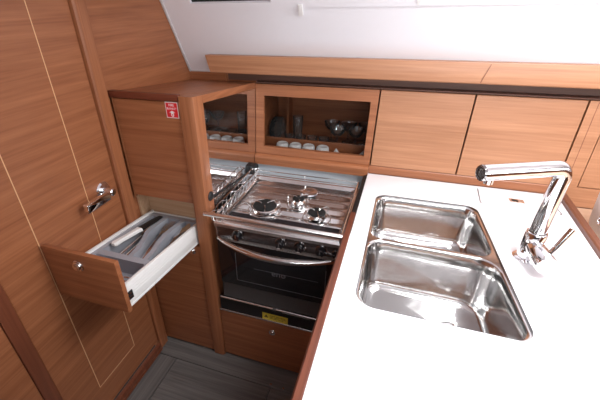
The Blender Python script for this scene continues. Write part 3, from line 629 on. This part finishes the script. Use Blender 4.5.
b = B(); b.plate(flg, [QF, QB], 0.8955, None); b.loft([[(x, y, 0.899) for x, y in flg], [(x, y, 0.8955) for x, y in flg]], True, False, False); b.build('flange', sink_m, snk)
def basin(q, rr, depth, dc, name):
    rings = []
    zt = 0.8955; ctr = Vector((sum(p[0] for p in q) / 4, sum(p[1] for p in q) / 4))
    def R(d, z, k=1.0): return [(x, y, z) for x, y in round_poly(inset(q, d), [r_ * k for r_ in rr], 10)]
    rings.append(R(0, zt)); rings.append(R(0.002, zt - 0.001)); rings.append(R(0.005, zt - 0.006))
    rings.append(R(0.009, zt - 0.05)); rings.append(R(0.014, zt - depth + 0.035, 1.0))
    for k in range(1, 7):
        a = k / 6 * math.pi / 2; rings.append(R(0.014 + 0.028 * (1 - math.cos(a)), zt - depth + 0.035 - 0.028 * math.sin(a), 1.0 - 0.25 * k / 6))
    last = rings[-1]; n = len(last)
    # blend floor towards the drain
    c = Vector((dc[0], dc[1])); dr = 0.046
    def ang_pt(i, r_, z):
        v = Vector(last[i][:2]) - c; v = v.normalized() * r_; return (c.x + v.x, c.y + v.y, z)
    zb = last[0][2]
    rings.append([tuple(Vector(last[i]).lerp(Vector(ang_pt(i, dr, zb - 0.006)), 0.55)) for i in range(n)])
    rings.append([ang_pt(i, dr, zb - 0.008) for i in range(n)])
    rings.append([ang_pt(i, dr * .93, zb - 0.012) for i in range(n)])
    rings.append([ang_pt(i, dr * .6, zb - 0.016) for i in range(n)])
    b = B(); b.loft(rings, True, False, True); o = b.build(name, sink_m, snk)
    b = B(); b.lathe([(0.030, 0), (0.030, 0.004), (0.024, 0.006), (0.008, 0.004), (0.008, 0.010), (0.001, 0.010)], (c.x, c.y, zb - 0.0155), cap=False); dn = b.build('drain', steel, o)
    b = B(); 
    for k in range(8): a = k * math.pi / 4; b.lathe([(0.003, 0), (0.003, 0.0004)], (c.x + 0.017 * math.cos(a), c.y + 0.017 * math.sin(a), zb - 0.0100), seg=10)
    b.build('drain_holes', black, dn)
basin(q_front, [0.055, 0.040, 0.075, 0.050], 0.205, (1.300, -0.715), 'front_basin')
basin(q_back, [0.04, 0.05, 0.042, 0.042], 0.180, (1.262, -0.300), 'back_basin')

# ------------------------------------------------------------------ faucet
fc = thing('faucet', 'chrome single-lever kitchen faucet beside the sink', 'faucet', (1.496, -0.517, 0.9005))
FX, FY = 1.500, -0.526
b = B(); b.lathe([(0.040, 0), (0.040, 0.003), (0.036, 0.007), (0.0305, 0.009)], (FX, FY, 0.9005)); b.build('base', chrome, fc)
b = B(); b.lathe([(0.030, 0), (0.030, 0.086), (0.028, 0.090), (0.0245, 0.091), (0.0245, 0.087)], (FX, FY, 0.9095)); b.build('body', chrome, fc)
d = Vector((1.277 - 1.503, -0.612 + 0.507, 0)).normalized(); e = Vector((FX, FY, 1.212))
pts = [Vector((FX, FY, 0.998))] + [Vector((FX, FY, 0.998 + 0.19 * k / 6)) for k in range(1, 7)]
rr = 0.030
for k in range(0, 9):
    a = k / 8 * math.pi / 2; pts.append(e + d * rr * (1 - math.cos(a)) + Vector((0, 0, -rr + rr * math.sin(a))))
pts += [e + d * (rr + (0.243 - rr) * k / 5) for k in range(1, 6)]
b = B(); b.tube(pts, 0.0228, 28)
b.build('spout', chrome, fc)
tip = e + d * 0.243
b = B(); b.lathe([(0.0230, 0), (0.0233, 0.002), (0.0215, 0.006), (0.018, 0.0065), (0.017, 0.003)], tip, d); b.build('spout_cap', plain('dark_chrome', (0.35, 0.33, 0.33), 0.1, 1.0), fc)
b = B(); b.lathe([(0.0125, 0), (0.0125, 0.014), (0.010, 0.015)], tip - d * 0.026 + Vector((0, 0, -0.019)), (0, 0, -1)); b.build('aerator', chrome, fc)
ax = Vector((0.015, -0.107, -0.004)).normalized()
b = B(); c0 = Vector((FX, FY, 0.955)); b.lathe([(0.025, 0.018), (0.0285, 0.045), (0.0285, 0.052), (0.0265, 0.053), (0.0265, 0.056), (0.0295, 0.057), (0.0295, 0.108), (0.0275, 0.112), (0.001, 0.112)], c0, ax, cap=False); hb = b.build('handle_barrel', chrome, fc)
b = B(); p0 = c0 + ax * 0.085 + Vector((0.006, 0, 0.022)); p1 = Vector((1.553, -0.590, 1.058)); b.tube([p0, p0.lerp(p1, .5), p1], [0.0070, 0.0076, 0.0084], 14); b.build('lever', chrome, hb)

# ------------------------------------------------------------------ things beyond the worktop, right edge
b = B(); b.box(1.746, 2.9, -0.9, -0.012, 0.826, 0.860, 0.002); tag(b.build('side_shelf', wx_beige), 'beige wooden shelf beyond the raised worktop edge', 'shelf')
wp = thing('white_panel', 'rounded white plastic panel with chrome button at the right edge', 'panel', (1.80, -0.3, 0.8605))
P0 = Vector((1.775, -0.10, 0.845)); u = Vector((0.05, -0.28, 0.0)).normalized()
b = B(); b.prism(round_poly([(-0.50, 0.8605), (-0.165, 0.8605), (-0.125, 1.06), (-0.50, 1.06)], [0.03, 0.055, 0.06, 0.04]), 'x', 1.785, 1.807, bev=0.004); b.build('panel', white_pl, wp)
b = B(); b.lathe([(0.018, 0), (0.018, 0.004), (0.013, 0.006), (0.012, 0.002), (0.001, 0.002)], (1.785, -0.240, 0.925), (-1, 0, 0), cap=False); b.build('button', chrome, wp)
